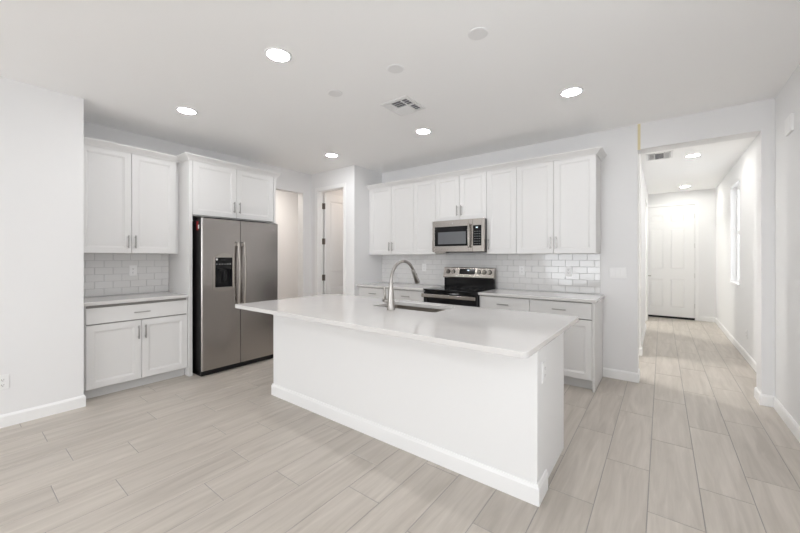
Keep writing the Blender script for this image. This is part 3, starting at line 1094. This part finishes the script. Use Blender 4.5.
va = [bg_.verts.new((RX0 + 0.002, y, z)) for y, z in pr]
vb = [bg_.verts.new((RX1 - 0.002, y, z)) for y, z in pr]
for k in range(len(pr)):
    j = (k + 1) % len(pr)
    bg_.faces.new((va[k], va[j], vb[j], vb[k]))
bg_.faces.new(va)
bg_.faces.new(vb)
bgd = obj('backguard', bg_, M_SS, rg, label='sloping stainless backguard')
sl = (4.350 - 4.322) / (1.182 - 1.075)
def on_slope(z):
    return 4.322 + (z - 1.075) * sl
dsp = bmesh.new()
vs = []
for x, z in ((-2.245, 1.098), (-2.015, 1.098), (-2.015, 1.172), (-2.245, 1.172)):
    vs.append((x, z))
for off in (0.0, -0.003):
    pass
fa = [dsp.verts.new((x, on_slope(z) - 0.003, z)) for x, z in vs]
fb = [dsp.verts.new((x, on_slope(z) + 0.003, z)) for x, z in vs]
dsp.faces.new(fa)
dsp.faces.new(fb)
for k in range(4):
    dsp.faces.new((fa[k], fa[(k + 1) % 4], fb[(k + 1) % 4], fb[k]))
child(bgd, 'control_display', dsp, M_BGLASS, label='black glass clock and control display')
ck_ = bmesh.new()
z0_, z1_ = 1.146, 1.158
fa = [ck_.verts.new((x, on_slope(z) - 0.0036, z)) for x, z in ((-2.130, z0_), (-2.100, z0_), (-2.100, z1_), (-2.130, z1_))]
ck_.faces.new(fa)
fb = [ck_.verts.new((v.co.x, v.co.y + 0.0004, v.co.z)) for v in fa]
ck_.faces.new(fb)
for k in range(4):
    ck_.faces.new((fa[k], fa[(k + 1) % 4], fb[(k + 1) % 4], fb[k]))
child(bgd, 'clock_digits', ck_, M_LCD, label='small lit clock digits')
for kx in (-2.42, -2.335, -1.945, -1.885, -1.815) if False else (-2.425, -2.345, -1.955, -1.880, -1.805):
    kn = bmesh.new()
    z = 1.130
    y = on_slope(z)
    nrm = Vector((0, -1, -sl * -1)).normalized()
    nrm = Vector((0, -1, sl)).normalized()
    c = Vector((kx, y, z))
    tube(kn, [c - nrm * 0.002, c + nrm * 0.006], 0.030, 24, 1)
    tube(kn, [c + nrm * 0.006, c + nrm * 0.026], [0.023, 0.020], 24, 0)
    child(bgd, 'knob', kn, [M_TAN, M_BLACK], label='round steel control knob')

# ------------------------------------------------------------------ island
isl = thing('kitchen_island', 'long white kitchen island with baseboard in the middle of the kitchen', 'island', (-1.77, 2.3, 0))
IX0, IX1, IYF, IYP, IYB = -3.000, -0.545, 1.925, 2.094, 2.612
obj('front_wall', boxes((IX0, IX1 + 0.012, IYF, IYP, 0, CT0 - 0.001)), M_ISL, isl, bevel=0.003)
obj('cabinet_body', boxes((IX0 + 0.012, IX1 - 0.0125, IYP, IYB - 0.022, 0.105, 0.64), (IX0 + 0.012, -2.02, IYP, IYB - 0.022, 0.64, CT0 - 0.001), (-1.34, IX1 - 0.0125, IYP, IYB - 0.022, 0.64, CT0 - 0.001), (-2.02, -1.34, IYP, 2.21, 0.64, CT0 - 0.001)), M_CAB, isl)
obj('toe_kick', boxes((IX0 + 0.012, IX1 - 0.0125, IYP, IYB - 0.075, 0.0, 0.105)), M_KICK, isl)
obj('end_panel', boxes((IX1 - 0.012, IX1, IYP + 0.0005, IYB - 0.020, 0, CT0 - 0.001)), M_ISL, isl)
obj('face_frame', boxes((IX0 + 0.012, IX1, IYB - 0.020, IYB, 0.105, CT0 - 0.001), (IX1 - 0.02, IX1, IYB - 0.020, IYB, 0.0, 0.105)), M_CAB, isl)
IB = [(0, 0), (0.013, 0), (0.013, 0.088), (0.009, 0.098), (0.006, 0.108), (0, 0.110)]
# right-hand side of the path faces outwards
obj('baseboard', moulding_bm([(IX0, IYP), (IX0, IYF), (IX1 + 0.012, IYF), (IX1 + 0.012, IYP)][::1], IB), M_TRIM, isl)

# sink basin under the cut-out, and the top with a real hole
SX0, SX1, SY0, SY1 = -1.995, -1.365, 2.232, 2.425
SY1 = 2.570
top = bmesh.new()
ox = [(-3.020, 1.545), (-0.470, 1.532), (-0.462, 2.695), (-3.020, 2.695)]


def rounded(cx, n=6, r=0.012):
    out = []
    m = len(cx)
    for i in range(m):
        p, a, b = Vector(cx[i]), Vector(cx[i - 1]), Vector(cx[(i + 1) % m])
        da, db = (a - p).normalized(), (b - p).normalized()
        s, e = p + da * r, p + db * r
        for k in range(n + 1):
            t_ = k / n
            q = (1 - t_) ** 2 * s + 2 * t_ * (1 - t_) * p + t_ ** 2 * e
            out.append((q.x, q.y))
    return out


outl = rounded(ox, 6, 0.040)
inl = rounded([(SX0, SY0), (SX1, SY0), (SX1, SY1), (SX0, SY1)], 6, 0.03)
def prism_with_hole(bm, o, i, z0, z1):
    n = len(o)
    rings = {}
    for nm, pl in (('o', o), ('i', i)):
        for z in (z0, z1):
            rings[nm, z] = [bm.verts.new((x, y, z)) for x, y in pl]
    for z in (z0, z1):
        for k in range(n):
            j = (k + 1) % n
            bm.faces.new((rings['o', z][k], rings['o', z][j], rings['i', z][j], rings['i', z][k]))
    for nm in 'oi':
        for k in range(n):
            j = (k + 1) % n
            bm.faces.new((rings[nm, z0][k], rings[nm, z0][j], rings[nm, z1][j], rings[nm, z1][k]))


prism_with_hole(top, outl, inl, CT0, CT1)
tp = obj('countertop', top, M_QUARTZ, bevel=0.003)
tag(tp, 'large glossy white quartz top of the kitchen island, with sink cut-out', 'countertop')
snk = bmesh.new()
i2 = rounded([(SX0 - 0.006, SY0 - 0.006), (SX1 + 0.006, SY0 - 0.006), (SX1 + 0.006, SY1 + 0.006), (SX0 - 0.006, SY1 + 0.006)], 6, 0.034)
i3 = rounded([(SX0 + 0.004, SY0 + 0.004), (SX1 - 0.004, SY0 + 0.004), (SX1 - 0.004, SY1 - 0.004), (SX0 + 0.004, SY1 - 0.004)], 6, 0.04)
ra = [snk.verts.new((x, y, CT0 - 0.0015)) for x, y in i2]
rb_ = [snk.verts.new((x, y, CT0 - 0.215)) for x, y in i3]
for k in range(len(ra)):
    j = (k + 1) % len(ra)
    snk.faces.new((ra[k], ra[j], rb_[j], rb_[k]))
snk.faces.new(rb_)
o = obj('sink', snk, M_SINK)
o.modifiers.new('solid', 'SOLIDIFY').thickness = 0.0012
tag(o, 'undermount stainless steel sink basin in the island top', 'sink')

# ------------------------------------------------------------------ faucet
fa_ = thing('faucet', 'tall brushed nickel gooseneck pull-down faucet on the island', 'faucet', (-1.716, 2.145, CT1))
fx_, fy_ = -1.716, 2.145
b_ = bmesh.new()
lathe(b_, [(0.0, 0.0005), (0.034, 0.0005), (0.034, 0.006), (0.030, 0.012), (0.0285, 0.05), (0.0255, 0.10), (0.0205, 0.16), (0.0165, 0.205), (0.0140, 0.215), (0.0, 0.215)], (fx_, fy_, CT1), 32)
obj('base', b_, M_NICKEL, fa_, smooth=True)
R_ = 0.165
zt = CT1 + 0.215
zc = 1.133
pts = [(fx_, fy_, CT1 + 0.20), (fx_, fy_, CT1 + 0.212)]
for k in range(0, 27):
    a = math.pi - math.radians(146) * k / 26
    pts.append((fx_, fy_ + R_ + R_ * math.cos(a), zc + R_ * math.sin(a)))
b_ = bmesh.new()
tube(b_, pts, 0.0128, 20)
obj('neck', b_, M_NICKEL, fa_, smooth=True)
hx = pts[-1]
b_ = bmesh.new()
d_ = Vector((0, 0.52, -0.854)).normalized()
st = Vector(hx)
tube(b_, [st, st + d_ * 0.02, st + d_ * 0.06, st + d_ * 0.125, st + d_ * 0.138], [0.0140, 0.0165, 0.0175, 0.023, 0.0210], 20)
sh = obj('spray_head', b_, M_NICKEL, fa_, smooth=True)
b_ = bmesh.new()
q = st + d_ * 0.055 + Vector((0, 0.016, 0.012))
tube(b_, [q, q + d_ * 0.05], 0.007, 10)
child(sh, 'spray_button', b_, M_BLACK)
b_ = bmesh.new()
tube(b_, [(fx_ - 0.020, fy_, CT1 + 0.068), (fx_ - 0.075, fy_, CT1 + 0.068)], [0.017, 0.0165], 18)
tube(b_, [(fx_ - 0.062, fy_, CT1 + 0.080), (fx_ - 0.064, fy_, CT1 + 0.12), (fx_ - 0.066, fy_, CT1 + 0.178)], [0.0085, 0.008, 0.007], 12)
obj('lever', b_, M_NICKEL, fa_, smooth=True)

# ------------------------------------------------------------------ outlets and switches
def outlet(T, a, z, label, d=0.0, switch=0):
    """duplex receptacle, or a rocker plate with `switch` rockers"""
    w = 0.0575 if not switch else (0.035 + 0.023 * switch) if switch > 1 else 0.036
    p = T(a, d, z)
    nm = 'light_switch' if switch else 'wall_outlet'
    hw = (0.036 if switch < 2 else 0.036 + 0.023 * (switch - 1))
    r = thing(nm, label, 'switch' if switch else 'outlet', p)
    bm = bmesh.new()
    nested(bm, T, [(a - hw, a + hw, z - 0.058, z + 0.058, d + 0.0002), (a - hw, a + hw, z - 0.058, z + 0.058, d + 0.003), (a - hw + 0.004, a + hw - 0.004, z - 0.054, z + 0.054, d + 0.0062)])
    obj('cover_plate', bm, M_PLATE, r)
    if switch:
        for k in range(switch):
            c = a + (k - (switch - 1) / 2) * 0.046
            bm = bmesh.new()
            lbox(bm, T, c - 0.0165, c + 0.0165, d + 0.006, d + 0.010, z - 0.033, z + 0.033)
            obj('rocker', bm, M_TRIM, r, bevel=0.0015)
    else:
        for s in (-1, 1):
            bm = bmesh.new()
            lbox(bm, T, a - 0.0165, a + 0.0165, d + 0.006, d + 0.0085, z + s * 0.020 - 0.014, z + s * 0.020 + 0.014)
            f = obj('receptacle', bm, M_PLATE, r, bevel=0.002)
            bm = bmesh.new()
            for q in (-0.006, 0.006):
                lbox(bm, T, a + q - 0.0011, a + q + 0.0011, d + 0.0085, d + 0.0088, z + s * 0.020 - 0.003, z + s * 0.020 + 0.006)
            lbox(bm, T, a - 0.0025, a + 0.0025, d + 0.0085, d + 0.0088, z + s * 0.020 - 0.010, z + s * 0.020 - 0.006)
            g = obj('slots', bm, M_SLOT, r, label='dark outlet slots')
            g.parent = f
            g.matrix_parent_inverse = Matrix()
    return r


outlet(TB, -0.876, 1.166, 'white outlet in the tile near the right end of the back wall', d=0.009)
outlet(TB, -1.418, 1.166, 'white outlet in the tile just right of the range', d=0.009)
outlet(TB, -2.90, 1.175, 'white outlet in the tile left of the range, behind the faucet', d=0.009)
outlet(TL, 1.287, 1.180, 'white outlet in the tile of the left alcove', d=0.009)
outlet(TB, -0.383, 1.159, 'white three gang rocker switch on the wall right of the cabinets', switch=3)
outlet(B_left(XS), 0.275, 0.352, 'white outlet low on the left wall at the photo edge')
outlet(B_left(IX1 + 0.012), 2.045, 0.685, 'white outlet on the right end of the island')
outlet(lambda a, d, z: (XHR - d, a, z), 6.30, 0.33, 'white outlet low on the right wall of the hallway')
ch = obj('door_chime', boxes((XR - 0.018, XR - 0.0005, 3.890, 4.060, 2.295, 2.425), (XR - 0.021, XR - 0.018, 3.905, 3.960, 2.310, 2.410)), M_PLATE, bevel=0.006)
tag(ch, 'white plastic door chime box high on the right wall', 'door chime')

# ------------------------------------------------------------------ ceiling fittings
def downlight(x, y, label, m=M_LENS, group='recessed kitchen ceiling lights', r=0.072):
    t_ = thing('ceiling_light', label, 'light', (x, y, ZC), group)
    bm = bmesh.new()
    lathe(bm, [(r, -0.0015), (r + 0.004, -0.006), (r + 0.018, -0.005), (r + 0.022, -0.0005), (r, -0.0005)], (x, y, ZC), 40)
    bmesh.ops.remove_doubles(bm, verts=bm.verts[:], dist=1e-6)
    obj('trim_ring', bm, M_PLATE, t_, smooth=True)
    bm = bmesh.new()
    cyl(bm, (x, y, ZC - 0.003), r, r, 0.0022, seg=40)
    obj('lens', bm, m, t_, label='glowing white lens')
    return t_


downlight(-2.135, 1.409, 'recessed ceiling light nearest the camera, over the left of the island front')
downlight(-3.650, 1.412, 'recessed ceiling light in front of the left alcove')
downlight(-3.640, 3.235, 'recessed ceiling light in front of the pantry door')
downlight(-2.133, 3.245, 'recessed ceiling light in the middle of the back row, before the microwave')
downlight(-0.615, 3.238, 'recessed ceiling light before the right end of the back wall cabinets')
downlight(0.344, 6.275, 'recessed hallway ceiling light nearer the kitchen', M_LENSH, 'recessed hallway ceiling lights')
downlight(0.362, 8.930, 'recessed hallway ceiling light near the front door', M_LENSF, 'recessed hallway ceiling lights')
# first lamp completes the kitchen grid; the living room ones are added for brightness
for x, y, lbl in ((-0.615, 1.409, 'recessed ceiling light just above the photo frame, over the right end of the island'),
                  (-1.9, -2.2, 'added living room ceiling light, unseen behind the camera on the left'),
                  (0.1, -2.2, 'added living room ceiling light, unseen behind the camera on the right'),
                  (-2.3, -5.0, 'added, unseen living room ceiling light near the rear slider'),
                  (-0.1, -5.0, 'added, unseen living room ceiling light near the added rear window')):
    downlight(x, y, lbl, M_LENSL if y < 0 else M_LENS, group='recessed living room ceiling lights')
# lamps of the adjoining rooms; passage and foyer ones added to brighten the hall
downlight(-5.45, 3.45, 'warm recessed ceiling light in the nook behind the refrigerator', M_LENSN, 'recessed lights of side rooms')
downlight(-4.15, 4.60, 'warm recessed ceiling light inside the pantry', M_LENSW, 'recessed lights of side rooms')
downlight(-1.60, 5.45, 'added, unseen ceiling light in the side passage', M_LENSP, 'recessed lights of side rooms')
downlight(-1.10, 8.40, 'added, unseen ceiling light in the side room by the front door', M_LENSR, 'recessed lights of side rooms')

for x, y, lbl in ((-0.925, 2.035, 'round white blank cover on the ceiling, rightmost of three over the island'),
                  (-1.588, 2.039, 'round white blank cover on the ceiling, middle of three over the island'),
                  (-2.240, 2.029, 'round white blank cover on the ceiling, leftmost of three over the island')):
    bm = bmesh.new()
    lathe(bm, [(0.0, -0.0075), (0.05, -0.007), (0.060, -0.005), (0.064, -0.0003), (0.0, -0.0003)], (x, y, ZC), 40)
    tag(obj('cover_plate', bm, M_VENT, smooth=False), lbl, 'ceiling cover', 'blank covers for pendant lights')


def register(cx, cy, w, h, label, banks):
    """stamped ceiling register: flange, dark throat, banks of tilted louvres (x0,x1,y0,y1,axis,count,tilt)"""
    r = thing('air_vent', label, 'vent', (cx, cy, ZC))
    z = ZC
    bm = bmesh.new()
    fl = 0.024
    box(bm, cx - w, cx + w, cy - h, cy - h + fl, z - 0.006, z - 0.0005)
    box(bm, cx - w, cx + w, cy + h - fl, cy + h, z - 0.006, z - 0.0005)
    box(bm, cx - w, cx - w + fl, cy - h + fl, cy + h - fl, z - 0.006, z - 0.0005)
    box(bm, cx + w - fl, cx + w, cy - h + fl, cy + h - fl, z - 0.006, z - 0.0005)
    obj('frame', bm, M_VENT, r)
    obj('throat', boxes((cx - w + fl, cx + w - fl, cy - h + fl, cy + h - fl, z - 0.0022, z - 0.0006)), M_DUCT, r, label='dark duct opening')
    for x0, x1, y0, y1, ax, n, tl in banks:
        bm = bmesh.new()
        e = 0.005
        box(bm, x0, x1, y0, y0 + e, z - 0.010, z - 0.0025)
        box(bm, x0, x1, y1 - e, y1, z - 0.010, z - 0.0025)
        box(bm, x0, x0 + e, y0, y1, z - 0.010, z - 0.0025)
        box(bm, x1 - e, x1, y0, y1, z - 0.010, z - 0.0025)
        for k in range(n):
            t_ = (k + 0.5) / n
            dz0, dz1 = z - 0.003, (z - 0.016 if tl else z - 0.0065)
            s = tl
            if ax == 'x':
                yy = y0 + (y1 - y0) * t_
                q = [(x0, yy, dz0), (x1, yy, dz0), (x1, yy + s, dz1), (x0, yy + s, dz1)]
                th = (0, 0.0008, 0)
            else:
                xx = x0 + (x1 - x0) * t_
                q = [(xx, y0, dz0), (xx, y1, dz0), (xx + s, y1, dz1), (xx + s, y0, dz1)]
                th = (0.0008, 0, 0)
            a = [bm.verts.new(v) for v in q]
            b = [bm.verts.new((v[0] + th[0], v[1] + th[1], v[2] + th[2])) for v in q]
            bm.faces.new(a)
            bm.faces.new(b)
            for i in range(4):
                bm.faces.new((a[i], a[(i + 1) % 4], b[(i + 1) % 4], b[i]))
        obj('louvre_bank', bm, M_VENT, r)
    return r


VX, VY = -1.925, 2.592
register(VX, VY, 0.150, 0.160, 'square white ceiling air vent over the kitchen aisle', [
    (-1.985, -1.870, 2.457, 2.594, 'x', 4, 0.0),
    (-1.870, -1.800, 2.457, 2.594, 'x', 4, 0.0),
    (-1.870, -1.800, 2.594, 2.727, 'x', 4, 0.0),
    (-2.050, -1.870, 2.594, 2.727, 'x', 9, 0.016),
    (-2.050, -1.985, 2.457, 2.594, 'y', 5, -0.014)])
register(-0.028, 6.01, 0.150, 0.205, 'small rectangular ceiling air vent in the hallway', [
    (-0.150, -0.085, 5.835, 6.185, 'y', 5, 0.012),
    (-0.080, 0.024, 5.835, 6.185, 'x', 6, 0.0),
    (0.029, 0.094, 5.835, 6.185, 'y', 5, -0.012)])
